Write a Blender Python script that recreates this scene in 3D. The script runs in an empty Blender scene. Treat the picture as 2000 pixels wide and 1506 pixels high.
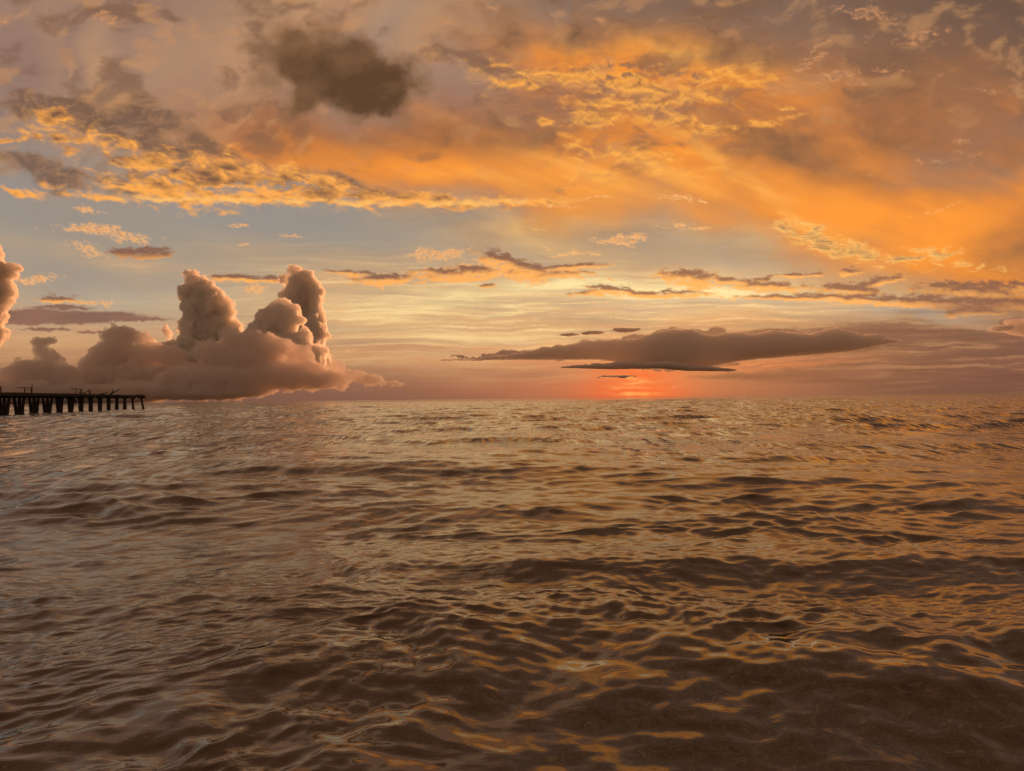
import bpy, bmesh, math, random
import numpy as np
from mathutils import Vector, Matrix, noise as mnoise

random.seed(7); np.random.seed(7); mnoise.seed_set(3)
sc = bpy.context.scene
COL = sc.collection

# ------------------------------------------------------------------ camera, world, sun, exposure
EYE = 2.2                                   # eye height over the water, metres
FOCAL = 1428.0                              # chart units (1/2000 of the picture's width) per unit slope
PITCH = math.radians(.983); ROLL = math.radians(.633)
view = Vector((0, math.cos(PITCH), math.sin(PITCH)))
right0 = Vector((1, 0, 0)); up0 = right0.cross(view)
cam_right = right0*math.cos(ROLL) - up0*math.sin(ROLL)
cam_up = up0*math.cos(ROLL) + right0*math.sin(ROLL)
cd = bpy.data.cameras.new('camera'); cam = bpy.data.objects.new('camera', cd); COL.objects.link(cam)
cam.matrix_world = Matrix(((cam_right.x, cam_up.x, -view.x, 0), (cam_right.y, cam_up.y, -view.y, 0), (cam_right.z, cam_up.z, -view.z, EYE), (0, 0, 0, 1)))
cd.sensor_width = 36; cd.lens = 36*FOCAL/2000; cd.clip_start = .1; cd.clip_end = 400000
sc.camera = cam

SUN_AZ = 15.5; SUN_EL = 3.1                 # degrees right of the camera's heading, above the sea
world = bpy.data.worlds.new('World'); sc.world = world; world.use_nodes = True
wn = world.node_tree; bg = wn.nodes['Background']
skt = wn.nodes.new('ShaderNodeTexSky'); skt.sky_type = 'NISHITA'; skt.sun_disc = False
skt.sun_elevation = math.radians(SUN_EL); skt.sun_rotation = math.radians(SUN_AZ)
skt.dust_density = 2.0
gr = wn.nodes.new('ShaderNodeMix'); gr.data_type = 'RGBA'; gr.blend_type = 'MULTIPLY'; gr.inputs[0].default_value = 1.0
gr.inputs[7].default_value = (.08, .065, .045, 1)             # clear air seen through the high overcast
wn.links.new(skt.outputs[0], gr.inputs[6]); wn.links.new(gr.outputs[2], bg.inputs[0]); bg.inputs[1].default_value = .05
sd = bpy.data.lights.new('sun', 'SUN'); sun = bpy.data.objects.new('sun', sd); COL.objects.link(sun)
sd.energy = 5.0; sd.angle = math.radians(.5); sd.color = (1.0, .42, .17)
sdir = Vector((math.sin(math.radians(SUN_AZ))*math.cos(math.radians(SUN_EL)), math.cos(math.radians(SUN_AZ))*math.cos(math.radians(SUN_EL)), math.sin(math.radians(SUN_EL))))
sun.rotation_euler = sdir.to_track_quat('Z', 'Y').to_euler()
vs_ = sc.view_settings
sc.display_settings.display_device = 'sRGB'; vs_.view_transform = 'Standard'; vs_.look = 'None'; vs_.exposure = 0; vs_.gamma = 1; vs_.use_curve_mapping = False
sc.render.engine = 'CYCLES'
cy = sc.cycles
cy.use_denoising = True; cy.denoiser = 'OPENIMAGEDENOISE'; cy.denoising_input_passes = 'RGB_ALBEDO_NORMAL'; cy.denoising_prefilter = 'NONE'; cy.use_adaptive_sampling = False; cy.diffuse_bounces = 2; cy.glossy_bounces = 3; cy.transparent_max_bounces = 24
cy.volume_bounces = 14; cy.max_bounces = 16
cy.caustics_reflective = False; cy.caustics_refractive = False; cy.sample_clamp_indirect = 4
# ------------------------------------------------------------------ noise helpers
def _table(seed):
    r = np.random.RandomState(seed)
    a = r.rand(256, 256) * 2 * np.pi
    return np.cos(a).astype(np.float32), np.sin(a).astype(np.float32)
_TAB = {}
def perlin(x, y, seed):
    if seed not in _TAB: _TAB[seed] = _table(seed)
    gx, gy = _TAB[seed]
    xi = np.floor(x).astype(np.int64); yi = np.floor(y).astype(np.int64)
    fx = (x - xi).astype(np.float32); fy = (y - yi).astype(np.float32)
    u = fx*fx*fx*(fx*(fx*6-15)+10); v = fy*fy*fy*(fy*(fy*6-15)+10)
    def g(i, j, dx, dy):
        a = (xi+i) & 255; b = (yi+j) & 255
        return gx[a, b]*dx + gy[a, b]*dy
    n0 = g(0, 0, fx, fy)*(1-u) + g(1, 0, fx-1, fy)*u
    n1 = g(0, 1, fx, fy-1)*(1-u) + g(1, 1, fx-1, fy-1)*u
    return (n0*(1-v) + n1*v)*1.5
def fbm(x, y, octv=5, seed=0, gain=.5, lac=2.07, ridge=0):
    s = 0; a = 1.0; t = 0
    for k in range(octv):
        n = perlin(x + 17.3*k, y - 9.1*k, seed*7 + k)
        if ridge == 1: n = 1 - 2*np.abs(n)           # ridged
        if ridge == 2: n = 2*np.abs(n) - .6           # billowed
        s = s + n*a; t += a; a *= gain
        x, y = (x*.8 - y*.6)*lac, (x*.6 + y*.8)*lac
    return s/t*1.35
def fbm_s(x, y, octv=5, seed=0, gain=.5, lac=2.07):   # stretched: octaves stay axis-aligned
    s = 0; a = 1.0; t = 0
    for k in range(octv):
        s = s + perlin(x*lac**k + 17.3*k, y*lac**k - 9.1*k, seed*7 + k)*a; t += a; a *= gain
    return s/t*1.35
def sm(a, b, x):
    t = np.clip((x-a)/(b-a), 0, 1); return t*t*(3-2*t)
def blob(x, y, cx, cy, rx, ry, ang=0, p=2.0):
    c, s = math.cos(math.radians(ang)), math.sin(math.radians(ang))
    dx, dy = x-cx, y-cy
    a = (dx*c + dy*s)/rx; b = (-dx*s + dy*c)/ry
    return np.exp(-(a*a + b*b)**(p/2))
def blobs(x, y, L):
    s = 0
    for b in L:
        amp = b[5] if len(b) > 5 else 1.0
        s = np.maximum(s, amp*blob(x, y, *b[:4], b[4] if len(b) > 4 else 0))
    return s

# ------------------------------------------------------------------ the sky's layers
def srgb(c):
    c = np.array(c, float)/255
    return np.where(c <= .04045, c/12.92, ((c+.055)/1.055)**2.4)

# clear air by chart height: (height above the horizon, colour)
AIR = [(0, (136, 96, 78)), (30, (150, 106, 84)), (75, (184, 134, 98)), (120, (205, 156, 112)), (180, (205, 168, 126)),
       (240, (182, 160, 132)), (300, (160, 150, 136)), (360, (150, 144, 138)), (440, (150, 134, 124)), (540, (158, 126, 108)),
       (640, (162, 128, 108)), (780, (146, 114, 96)), (960, (114, 84, 64)), (1500, (106, 74, 50)), (4000, (86, 60, 42))]

def sky_layers(x, y, q, r, win):
    """x, y: sky chart position (a flat chart of the western sky, 1428 units to the radian, horizon near y=777);
    q, r: the same direction projected onto a level cloud deck; win: 1 inside the detailed part."""
    L = []
    def add(alpha, lit, dark, bright): L.append((np.clip(alpha, 0, 1), np.clip(lit, 0, 1), dark, bright))
    # slow and medium warps that make every outline ragged
    w1x = fbm(x/260, y/200, 4, 11); w1y = fbm(x/260, y/200, 4, 12)
    w2x = fbm(x/60, y/38, 4, 13); w2y = fbm(x/60, y/38, 4, 14)
    X = x + 55*w1x; Y = y + 34*w1y
    XX = X + 16*w2x; YY = Y + 8*w2y
    up = sm(780, 400, y)
    # --- dusk side and blue gaps
    a = blobs(X, Y, [(2050, -20, 680, 350, 0, 1.0), (2060, 610, 260, 75, 0, .8), (2100, 200, 260, 300, 0, .6), (1500, -60, 500, 150, 0, .75),
                     (1930, 690, 520, 100, 0, .8)])
    add(a, .3*w1y+.5*sm(300, 0, y), (98, 75, 60), (112, 86, 74))
    a = blobs(X, Y, [(150, 560, 330, 75, 8, .75), (100, 430, 320, 70, 10, .55), (560, 440, 240, 55, 0, .5), (720, 70, 130, 60, -40, .55), (330, 560, 160, 70, 0, .6),
                     (1400, 585, 260, 26, 0, .85), (1120, 60, 50, 50, 0, .4), (1750, 610, 240, 22, 0, .75), (1180, 470, 240, 30, 0, .35), (1430, 530, 120, 26, 0, .5), (1200, 520, 120, 22, -8, .55)])
    add(a, blobs(X, Y, [(1400, 570, 420, 60), (300, 600, 300, 40, 0, .5)]), (146, 139, 134), (186, 182, 160))
    # mauve top left
    a = blobs(X, Y, [(80, 130, 230, 140, 0, .65), (250, 60, 160, 120, 0, .5), (900, 200, 160, 110, 0, .4), (1080, 230, 130, 60, 0, .5)])
    add(a, .5+.4*w1x, (134, 106, 100), (150, 118, 106))
    # tan rays of thin high cloud, top left to centre
    st = fbm_s((X*.80+Y*.6)/210, (X*.6-Y*.80)/900, 5, 21)
    a = blobs(X, Y, [(470, 130, 330, 120, -38, .9), (620, 30, 260, 90, -20, .85), (330, 260, 300, 60, 8, .75), (110, 60, 30, 170, 4, .55), (205, 150, 34, 110, 4, .7),
                     (860, 60, 220, 80, 0, .6), (1250, 330, 200, 200, 0, .2)])
    add(a*(.75+.5*st), .55+.6*w1y+.4*st, (172, 128, 100), (206, 158, 112))
    # --- pale gold light low over the sea
    xs = x + 30*w1x; ys = y + 9*w1y + 1.5*w2y
    st = fbm_s(xs/300, ys/24, 6, 22); st2 = fbm_s(xs/120, ys/8, 5, 23)
    a = blobs(xs, ys, [(1270, 562, 420, 42, 2, 1.0), (900, 595, 380, 60, -2, .95), (1000, 672, 420, 48, -2, .85), (700, 700, 300, 40, 0, .6), (1450, 622, 300, 24, 0, .7), (1560, 585, 300, 20, 0, .7), (1180, 430, 240, 50, -14, .4),
                     (680, 560, 150, 60, 0, .7), (560, 730, 200, 40, 0, .3), (60, 680, 120, 60, 0, .45), (1000, 730, 280, 25, 0, .4), (300, 520, 260, 14, 8, .4), (560, 500, 160, 30, 6, .3)])
    add(a*np.clip(.80 + .95*st + .55*st2, 0, 1.1), blobs(xs, ys, [(1230, 562, 350, 26, 3, 1.15), (1470, 566, 300, 14, 0, .95), (900, 590, 300, 34, 0, .75), (950, 660, 300, 40, 0, .5)]) + .35*st + .25*st2, (224, 168, 114), (255, 230, 164))
    s3 = fbm_s((xs+2*ys)/210, ys/7, 6, 85, gain=.55)
    add(.75*sm(.04, .42, s3)*blobs(x, y, [(1000, 610, 480, 80, 0, 1.0), (1400, 600, 300, 40, 0, .8), (700, 560, 200, 60, 0, .6)]), .5+.8*s3, (236, 184, 122), (255, 222, 158))
    # grey-tan streaks between
    st = fbm_s(xs/260+7, ys/13, 6, 24)
    a = sm(-.02, .5, st)*blobs(x, y, [(1050, 635, 560, 66, 0, .85), (1500, 636, 480, 30, 0, .9), (760, 640, 300, 80, 0, .6), (1300, 612, 300, 10, 0, .8)])
    add(a*.9, .5+.6*fbm_s(xs/200, ys/9, 3, 25), (156, 130, 104), (192, 170, 132))
    # broad greyish altostratus under the gold
    a = blobs(X, y+12*w1y, [(1250, 465, 420, 56, 4, .8), (1500, 490, 300, 34, 6, .7), (640, 500, 320, 32, 2, .35), (900, 440, 300, 46, 8, .6)])
    add(a*(.75+.35*fbm_s(X/220, ys/30, 4, 26)), .5+.8*fbm_s(X/200, ys/40, 5, 27), (140, 122, 106), (184, 156, 120))
    # tan wedge of lit veil sloping down from the centre
    a = blobs(X, Y, [(1160, 405, 320, 40, -14, .95), (1000, 445, 240, 36, 16, .6), (1400, 400, 240, 62, 18, .85), (1330, 300, 320, 120, 0, .5), (1480, 450, 200, 30, 12, .6)])
    add(a*(.8+.3*w1x), .5+.8*fbm(X/120, Y/50, 5, 28)+.3*fbm_s(X/200, Y/20, 4, 29), (206, 154, 96), (240, 186, 112))
    # --- the great orange veil
    v = fbm(X/240, Y/120, 6, 31, gain=.46)
    vs = fbm_s((x*.94+y*.34)/420, (y*.94-x*.34)/60, 5, 32)
    band = blobs(X, Y, [(600, 275, 300, 80, 12, .8), (880, 320, 330, 84, 6, 1.05), (1100, 330, 300, 96, 4, 1.0), (1330, 310, 300, 110, 14, 1.0), (1600, 390, 340, 92, 18, 1.1),
                        (1880, 450, 320, 120, 4, 1.2), (2080, 400, 240, 140, 0, .9), (1260, 120, 330, 72, 6, 1.0), (1420, 190, 250, 76, 10, .85), (980, 250, 340, 90, 0, .6), (1760, 270, 340, 180, 0, .8), (1150, 210, 260, 80, 0, .7)])
    a = np.clip(band*(1.06 + .28*v + .22*vs), 0, 1)
    yl = y - 14 - .05*np.clip(x-900, -500, 0)
    core = sm(225, 345, yl)*sm(30, 60, 800-y)
    lit = (band*1.1 - .15)*core + .30*v + .40*vs + blobs(X, Y, [(1260, 125, 290, 55, 6, .8), (1420, 190, 200, 60, 10, .35), (1250, 260, 200, 60, 0, .5)])
    add(sm(.08, .85, a), lit, (172, 108, 66), (255, 152, 54))
    # brown hollows in the veil
    mt1 = fbm(X/150, Y/75, 6, 97, gain=.55); mt2 = fbm((X+Y)/90, (Y-X*.25)/60, 6, 98, gain=.55)
    hi = sm(420, 250, y + .12*(x-1400)*(x > 1400))
    add(.78*sm(.0, .5, mt1)*hi, .4+.6*mt2, (118, 86, 70), (150, 108, 78))
    add(.45*sm(.06, .5, mt2)*hi, .5+.8*mt1, (186, 132, 92), (216, 158, 102))
    a = blobs(X, Y, [(1520, 285, 180, 55, 18, .85), (1770, 230, 110, 120, 10, .8), (1640, 330, 150, 30, 10, .6), (1010, 290, 130, 34, 0, .6), (1990, 480, 90, 60, 0, .8), (900, 270, 240, 40, 0, .4), (1700, 340, 240, 50, 0, .4), (1480, 90, 200, 50, 8, .4), (1960, 300, 120, 26, -14, .5)])
    add(a*(1.0+.8*v), .5+.7*w2x, (126, 87, 62), (168, 110, 68))
    # bright core ridges of the veil
    a = blobs(X, Y, [(1480, 368, 190, 16, 33, 1.1), (1250, 350, 220, 36, 6, .6), (1060, 372, 220, 20, 4, .5), (1290, 95, 180, 24, 8, .6), (1560, 420, 160, 14, 22, .5), (1150, 360, 160, 40, 0, .4)])
    add(a*(.7+.8*vs+.2*v), .4+.5*vs, (250, 165, 72), (255, 196, 104))
    return L

def textured(x, y, mask, seed, sx, sy, thr=.05, soft=.22, octv=7, slant=0., sun=(1240, 800), eps=5., warp=10., litk=5., thin=.7, gain=.55):
    """A broken cloud field: cover, and how much of it the low sun catches (rims that face it, thin parts)."""
    c, s = math.cos(math.radians(slant)), math.sin(math.radians(slant))
    def d(px, py):
        u = (px*c + py*s)/sx; v = (-px*s + py*c)/sy
        wx = fbm(u*.8, v*.8, 3, seed+50); wy = fbm(u*.8, v*.8, 3, seed+51)
        return fbm(u + warp/sx*wx*2, v + warp/sy*wy, octv, seed, gain=gain)
    D = d(x, y)
    dx = sun[0]-x; dy = sun[1]-y; n = np.hypot(dx, dy)+1
    D2 = d(x + dx/n*eps*1.2, y + dy/n*eps)
    e = D*1.15 + (mask-1)*1.15
    cov = sm(thr-soft, thr+soft, e + .16)
    thick = sm(thr-.1, thr+.95, e + .16)
    lit = .35 + np.tanh(litk*(D-D2)*.9)*.55 + thin*(.45-thick)
    return cov*sm(.02, .25, mask), lit

def cloud_layers(x, y, q, r, win):
    L = []
    def add(alpha, lit, dark, bright): L.append((np.clip(alpha, 0, 1), np.clip(lit, 0, 1), dark, bright))
    w1x = fbm(x/120, y/90, 5, 41); w1y = fbm(x/120, y/90, 5, 42)
    w2x = fbm(x/30, y/22, 5, 43); w2y = fbm(x/30, y/22, 5, 44)
    X = x + 26*w1x + 7*w2x; Y = y + 15*w1y + 5*w2y
    # grey billowed backing left of the gold strip
    m = blobs(X, Y, [(110, 215, 160, 34, 14, 1.1), (300, 255, 150, 48, 16, 1.25), (390, 320, 130, 40, 20, .8), (120, 345, 180, 24, 10, 1.05), (310, 348, 80, 22, 5, .9), (40, 330, 80, 20, 0, .8),
                     (600, 350, 260, 20, 9, .75), (450, 330, 160, 20, 14, .8), (60, 205, 60, 20, 0, .8)])
    c, l = textured(x, y, np.clip(m*1.7, 0, 1.3), 61, 70, 34, slant=10, soft=.5, litk=2.4, thin=.3)
    add(c*.82, l-.2, (114, 86, 70), (206, 146, 96))
    # the gold strip on the left, broken and bright
    m = blobs(X, Y, [(110, 250, 70, 40, 30, 1.0), (300, 320, 140, 30, 24, .95), (320, 372, 140, 32, 12, 1.05), (500, 345, 200, 42, 14, 1.05), (640, 375, 210, 28, 6, 1.1), (860, 391, 180, 17, 4, 1.05), (60, 265, 80, 14, 10, .6),
                     (1030, 398, 140, 11, -2, .9), (470, 386, 180, 18, 3, 1.0), (200, 385, 120, 10, 12, .8), (30, 370, 90, 9, 8, .8), (30, 275, 50, 9, 0, .7), (210, 290, 70, 24, 30, .7), (1100, 372, 80, 14, 20, .6)])
    c1, l1 = textured(x, y, np.clip(m*1.4, 0, 1.15), 62, 60, 24, slant=10, soft=.40, litk=2.4, thin=1.0, eps=7, octv=7, gain=.52)
    c2, l2 = textured(x, y, np.clip(m*1.25, 0, 1.1), 92, 22, 10, slant=8, soft=.5, litk=1.8, thin=.6, eps=4, octv=5, gain=.5)
    add(np.clip(c1*.95 + c2*.3, 0, 1), l1*.75+l2*.25+.06+.22*(m-.6) + .75*fbm(X/85, Y/24, 5, 93) + .35*sm(0, 40, y - (330 + .09*(x-200))), (128, 90, 68), (255, 172, 80))
    yl2 = y - (398 - 6*np.sin(x/170) + 9*fbm(x/36, x*0+3, 5, 87, gain=.6))
    lip = sm(-16, -3, yl2)*sm(2.5, -2.5, yl2)*sm(180, 280, x)*sm(1180, 1000, x)
    add(lip*sm(-.35, .15, fbm(x/60, y/20, 4, 86)), .9 + .4*w2x, (214, 140, 80), (255, 190, 104))
    # blue-grey holes in that strip
    c, _ = textured(x, y, blobs(X, Y, [(430, 372, 60, 16, 10, 1.1), (540, 362, 110, 14, 4, 1.0), (660, 352, 90, 9, 6, .7)]), 63, 22, 11, thr=.12, soft=.2, octv=5)
    add(c*.8, .5, (140, 128, 122), (150, 140, 130))
    # dark heavy puff, soft edged
    X2 = x + 14 + 42*fbm(x/110, y/110, 5, 45) + 9*w2x; Y2 = y + 34*fbm(x/110+5, y/110, 5, 46) + 8*w2y
    e = blobs(X2, Y2, [(615, 125, 92, 80, 20, 1.25), (725, 158, 105, 70, 10, 1.3), (675, 140, 100, 70, 0, 1.2), (610, 185, 70, 52, 0, .95), (530, 170, 50, 50, 0, .55), (750, 210, 64, 32, -6, .9), (560, 150, 60, 40, 0, .6), (600, 72, 36, 34, 0, .9), (800, 130, 40, 46, 0, .6)])
    pn = fbm(x/75, y/60, 6, 47, gain=.55); ps = fbm((x-y*.3)/120, (y+x*.3)/70, 4, 48)
    bx = (x-690)/150; by = (y-150)/90
    add(sm(.22, .85, e + .22*pn), .30 - .42*bx*.6 - .40*by*.5 + .55*ps + .25*pn - .35*(e-.8), (92, 64, 42), (136, 98, 68))
    a2 = sm(.10, .55, e + .2*pn)*(1-sm(.3, .9, e + .2*pn))
    add(a2*.5*sm(-.2, .3, fbm(X/60, Y/50, 5, 96)), .5, (148, 108, 80), (160, 116, 84))
    # upper middle mass: brown heads, burning orange below, broken underneath
    m = blobs(X, Y, [(1000, 60, 100, 66, 0, .8), (1180, 60, 180, 48, 0, .75), (1400, 100, 160, 54, 10, .85), (1330, 75, 200, 46, 0, .7), (1480, 160, 90, 40, 0, .6), (920, 60, 60, 46, 0, .5)])
    c, l = textured(x, y, np.clip(m*1.35, 0, 1.05), 64, 90, 66, soft=.8, litk=2.2, thin=.15, octv=6)
    add(c*.92, l-.12, (120, 86, 64), (190, 132, 84))
    mg = fbm(X/70, Y/26, 5, 94)
    add(sm(-.05, .35, mg)*blobs(X, Y, [(1180, 200, 240, 60, 0, .8), (1100, 150, 160, 30, 0, .8), (1400, 180, 160, 40, 10, .6), (1150, 290, 90, 60, 0, .5)]), .5+.5*w2y, (136, 98, 80), (160, 112, 82))
    m = blobs(X, Y, [(1100, 150, 150, 22, 6, .9), (1230, 165, 170, 26, 10, .95), (1000, 160, 80, 14, 0, .7), (1400, 150, 150, 26, 6, .7), (1230, 205, 120, 18, 2, .95), (1180, 230, 90, 22, 0, .8), (1060, 235, 26, 10, 0, 1.0),
                     (1340, 245, 130, 18, 4, .75), (1130, 290, 40, 50, 0, .62), (1240, 300, 90, 16, 0, .85), (1500, 240, 70, 10, -8, .95), (1530, 208, 24, 7, 0, .9), (1380, 190, 60, 16, 0, .7), (1300, 330, 120, 12, -4, .6),
                     (1160, 340, 60, 14, 0, .7), (1100, 240, 26, 8, 0, .7)])
    c, l = textured(x, y, np.clip(m*1.35, 0, 1.1), 65, 34, 17, soft=.7, litk=2.0, thin=.7, eps=7, octv=7, gain=.55)
    add(c*.95, l*1.25+.24+.3*fbm(X/60, Y/24, 4, 95), (150, 98, 64), (255, 174, 76))
    c, l = textured(x, y, blobs(X, Y, [(1210, 128, 50, 16, 10, 1.15), (1320, 142, 60, 10, 8, 1.1), (1080, 128, 120, 8, 4, .8), (1010, 145, 60, 6, 0, .8), (1200, 148, 40, 12, 0, 1.05)]), 66, 26, 13, thr=.1, soft=.24, octv=6)
    add(c*.85, l*.6, (122, 90, 74), (176, 122, 84))
    # small pink-gold tufts top right and left
    m = blobs(X, Y, [(1590, 128, 44, 11, -24, 1.15), (1690, 28, 80, 13, 12, 1.0), (1640, 156, 60, 9, -12, .95), (1790, 70, 70, 16, -10, .8), (1700, 150, 110, 16, -12, .5), (1930, 178, 26, 8, 0, .8), (1600, 100, 60, 6, -30, .7),
                     (1770, 70, 110, 40, 0, .3), (215, 36, 30, 11, 8, .85), (15, 38, 24, 9, 10, .85), (880, 48, 26, 8, 0, .7), (1180, 42, 16, 9, 0, .8), (1870, 280, 60, 9, 0, .7), (1820, 320, 120, 12, -8, .5), (960, 15, 60, 14, 0, .4)])
    c, l = textured(x, y, np.clip(m*1.35, 0, 1.1), 67, 24, 13, soft=.5, litk=3.0, thin=.6, slant=-8, octv=6)
    add(c*.62, l+.1, (140, 104, 80), (232, 160, 108))
    # rippled mackerel patch under the veil on the right
    m = blobs(X, Y, [(1570, 460, 70, 26, 20, 1.05), (1650, 490, 120, 22, 12, 1.0), (1780, 500, 130, 16, -4, .8), (1560, 440, 60, 18, 10, .8), (1880, 520, 100, 14, 0, .5)])
    c, l = textured(x, y, np.clip(m*1.4, 0, 1.1), 68, 40, 11, soft=.6, litk=2.0, thin=.6, slant=-6, eps=3, octv=5)
    add(np.clip(c*1.1, 0, 1), l*1.3+.08, (138, 102, 76), (255, 190, 104))
    # loose gold flecks in the middle left
    m = blobs(X, Y, [(205, 455, 90, 12, 8, 1.0), (180, 412, 34, 10, 14, .9), (260, 470, 30, 6, 10, .8), (165, 490, 60, 11, 14, .75), (455, 437, 28, 5, 4, .85), (480, 479, 16, 3, 0, .8), (570, 461, 22, 2.6, 0, 1.0),
                     (1050, 450, 18, 3, -4, .9), (1215, 462, 52, 7, -8, 1.0), (1215, 473, 34, 4, 0, 1.0), (1140, 495, 60, 4, 2, .9), (860, 490, 56, 9, 0, 1.0), (1085, 480, 12, 5, 0, .7), (1330, 440, 60, 8, 0, .5), (1370, 445, 22, 7, 0, .8),
                     (80, 540, 40, 8, 0, .8), (180, 583, 70, 5, 4, .95), (1190, 545, 16, 2, 0, .8), (660, 600, 14, 8, 0, .7), (1340, 388, 70, 6, 0, .7), (1180, 386, 50, 5, 0, .6), (1100, 404, 60, 5, 0, .6), (1830, 410, 60, 6, -10, .5), (300, 412, 20, 4, 10, .5), (1380, 397, 18, 4, 0, .8), (870, 528, 90, 13, -4, 1.0), (1085, 530, 110, 12, -3, 1.0), (760, 548, 60, 9, -4, .9), (1000, 536, 60, 14, 0, .9), (850, 493, 60, 12, 0, 1.0), (1050, 550, 40, 10, 0, .8), (500, 566, 26, 10, 0, .9), (40, 545, 70, 9, 0, .8), (655, 690, 30, 5, 0, .4)])
    c, l = textured(x, y, np.clip(m*1.5, 0, 1.15), 69, 20, 6, soft=.5, litk=2.6, thin=.6, slant=4, eps=3, octv=5)
    add(c*.85, l+.35, (196, 130, 88), (255, 186, 116))
    # --- small low cumulus streaks: purple-brown tops, gold undersides
    core = [(750, 545, 60, 9, -3, 1.1), (690, 534, 60, 5, 3, .9), (900, 535, 80, 13, -4, 1.1), (850, 530, 60, 8, 0, .8), (980, 510, 42, 14, 14, 1.3), (1030, 524, 60, 12, 12, 1.1), (1120, 521, 70, 5, -2, 1.0), (1060, 540, 40, 11, -10, .75), (950, 559, 18, 5, 0, .9),
            (1060, 535, 110, 9, 0, .9), (960, 530, 60, 12, 0, .8), (1350, 544, 56, 14, 6, 1.3), (1420, 549, 50, 7, 2, 1.0), (1190, 567, 46, 8, 2, 1.2), (1300, 575, 90, 6, -1, 1.2), (1150, 575, 60, 4, 0, .8), (1500, 560, 70, 9, 2, 1.1), (1560, 537, 55, 5, -4, .9), (1490, 548, 22, 5, 0, .9),
            (1560, 582, 110, 5, 0, 1.1), (1700, 585, 120, 8, 4, 1.2), (1660, 566, 70, 10, 4, 1.1), (1720, 550, 60, 8, -10, .9), (1830, 590, 180, 10, 2, 1.25), (1900, 568, 110, 14, 2, 1.1), (1900, 604, 60, 10, -8, 1.0), (1960, 590, 80, 8, 0, 1.0),
            (1660, 530, 30, 9, 0, .8), (1960, 560, 110, 12, 0, .9), (275, 494, 52, 9, 0, 1.35), (480, 544, 70, 6, 1, 1.2), (110, 583, 40, 7, 0, .95), (1980, 640, 34, 17, -8, 1.35), (1900, 609, 70, 5, 0, 1.0)]
    core = [(b[0], b[1], b[2]*1.15, b[3]*1.35) + tuple(b[4:]) for b in core]
    m = blobs(x + 9*w1x + 5*w2x, y + 3.2*w1y + 2.4*w2y, core)
    c, l = textured(x, y, np.clip(m*1.75, 0, 1.3), 70, 26, 8, soft=.4, litk=2.4, thin=.6, eps=3, warp=4, octv=7, gain=.6)
    up_ = blobs(x + 9*w1x + 5*w2x, y + 3.2*w1y + 2.4*w2y + 5, core) - blobs(x + 9*w1x + 5*w2x, y + 3.2*w1y + 2.4*w2y - 5, core)
    glow = .25 + blobs(x, y, [(1350, 560, 300, 60, 0, .5), (950, 530, 300, 50, 0, .45), (1750, 600, 200, 40, 0, -.1)])
    purple = blobs(x, y, [(275, 494, 80, 20), (1980, 640, 60, 30), (1900, 600, 130, 22), (1700, 600, 60, 20, 0, .3)])
    add(c*.95, (l*.7 + up_*1.7*-1 + glow - .26)*(1-.85*purple), (136, 92, 74), (255, 176, 92))
    # long dark lens streaks, left and far right
    def bank(cores, k=1.0, thr=.42, s=.05, wx=14, wy=5):
        xx = x + wx*fbm(x/70, y/26, 5, 49) + 4*w2x; yy = y + wy*fbm(x/70, y/26, 6, 50) + 3.4*fbm(x/15, y/12, 5, 52, gain=.6)
        return sm(thr-s, thr+s, blobs(xx, yy, cores)), blobs(xx, yy, cores)
    a, e = bank([(70, 619, 240, 16, 0, 1.0), (200, 622, 150, 8, 0, .9), (90, 643, 60, 3.5, 0, .9), (180, 647, 40, 3, 0, .8), (120, 600, 90, 5, 0, .7)], s=.12)
    add(a*.92, .5+.5*fbm_s(x/120, y/8, 4, 71), (122, 86, 76), (146, 102, 84))
    # --- red afterglow on the horizon
    st = fbm_s(X/120, Y/9, 4, 73)
    a = blobs(x, y, [(1190, 764, 400, 32, 0, .55), (1250, 752, 180, 40, 0, .75), (1200, 700, 420, 40, 0, .35), (1520, 712, 190, 14, -4, .8)])
    add(a, .45+.5*blob(x, y, 1240, 725, 300, 60) + .25*st, (196, 108, 78), (238, 136, 82))
    a = blobs(x, y, [(1238, 765, 100, 26, 0, 1.1), (1242, 735, 84, 26, 0, .8)])
    fl = blobs(x + 20*fbm(x/40, y/14, 4, 74), y + 5*fbm(x/30, y/18, 4, 75), [(1222, 738, 32, 4, 6, 1), (1250, 748, 36, 3.2, -4, 1), (1225, 757, 40, 2.4, 0, .7), (1240, 769, 36, 3, 0, 1.2), (1330, 752, 60, 2, -18, .35)])
    add(a, .1 + .95*fl + .1*st, (244, 92, 48), (255, 168, 90))
    # faint haze low on the left
    add(blobs(x, y, [(250, 775, 680, 56, 0, .95), (1880, 740, 400, 66, 0, .95)]), .5 - .4*sm(1000, 1900, x), (112, 78, 64), (132, 94, 78))
    # the long dark bank in front of the sun, and the murk right of it
    yb = y - (x-1300)*-.012
    a, e = bank([(1330, 676, 230, 24, -2, 1.1), (1180, 684, 180, 13, -3, 1.1), (1050, 691, 120, 7, -3, 1.0), (950, 697, 80, 2.6, 0, .9), (1320, 652, 60, 14, 0, .8), (1400, 656, 90, 13, 0, .9), (1500, 672, 190, 27, -2, 1.15), (1620, 666, 150, 24, -2, 1.1),
                 (1720, 660, 100, 15, 2, .9), (1310, 700, 110, 12, 0, 1.0), (1270, 716, 120, 6, -1, 1.0), (1380, 712, 70, 8, -4, .9), (1230, 663, 60, 8, -8, .8), (1160, 716, 60, 2.6, 0, .8)], thr=.40, s=.05, wx=26, wy=10)
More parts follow.
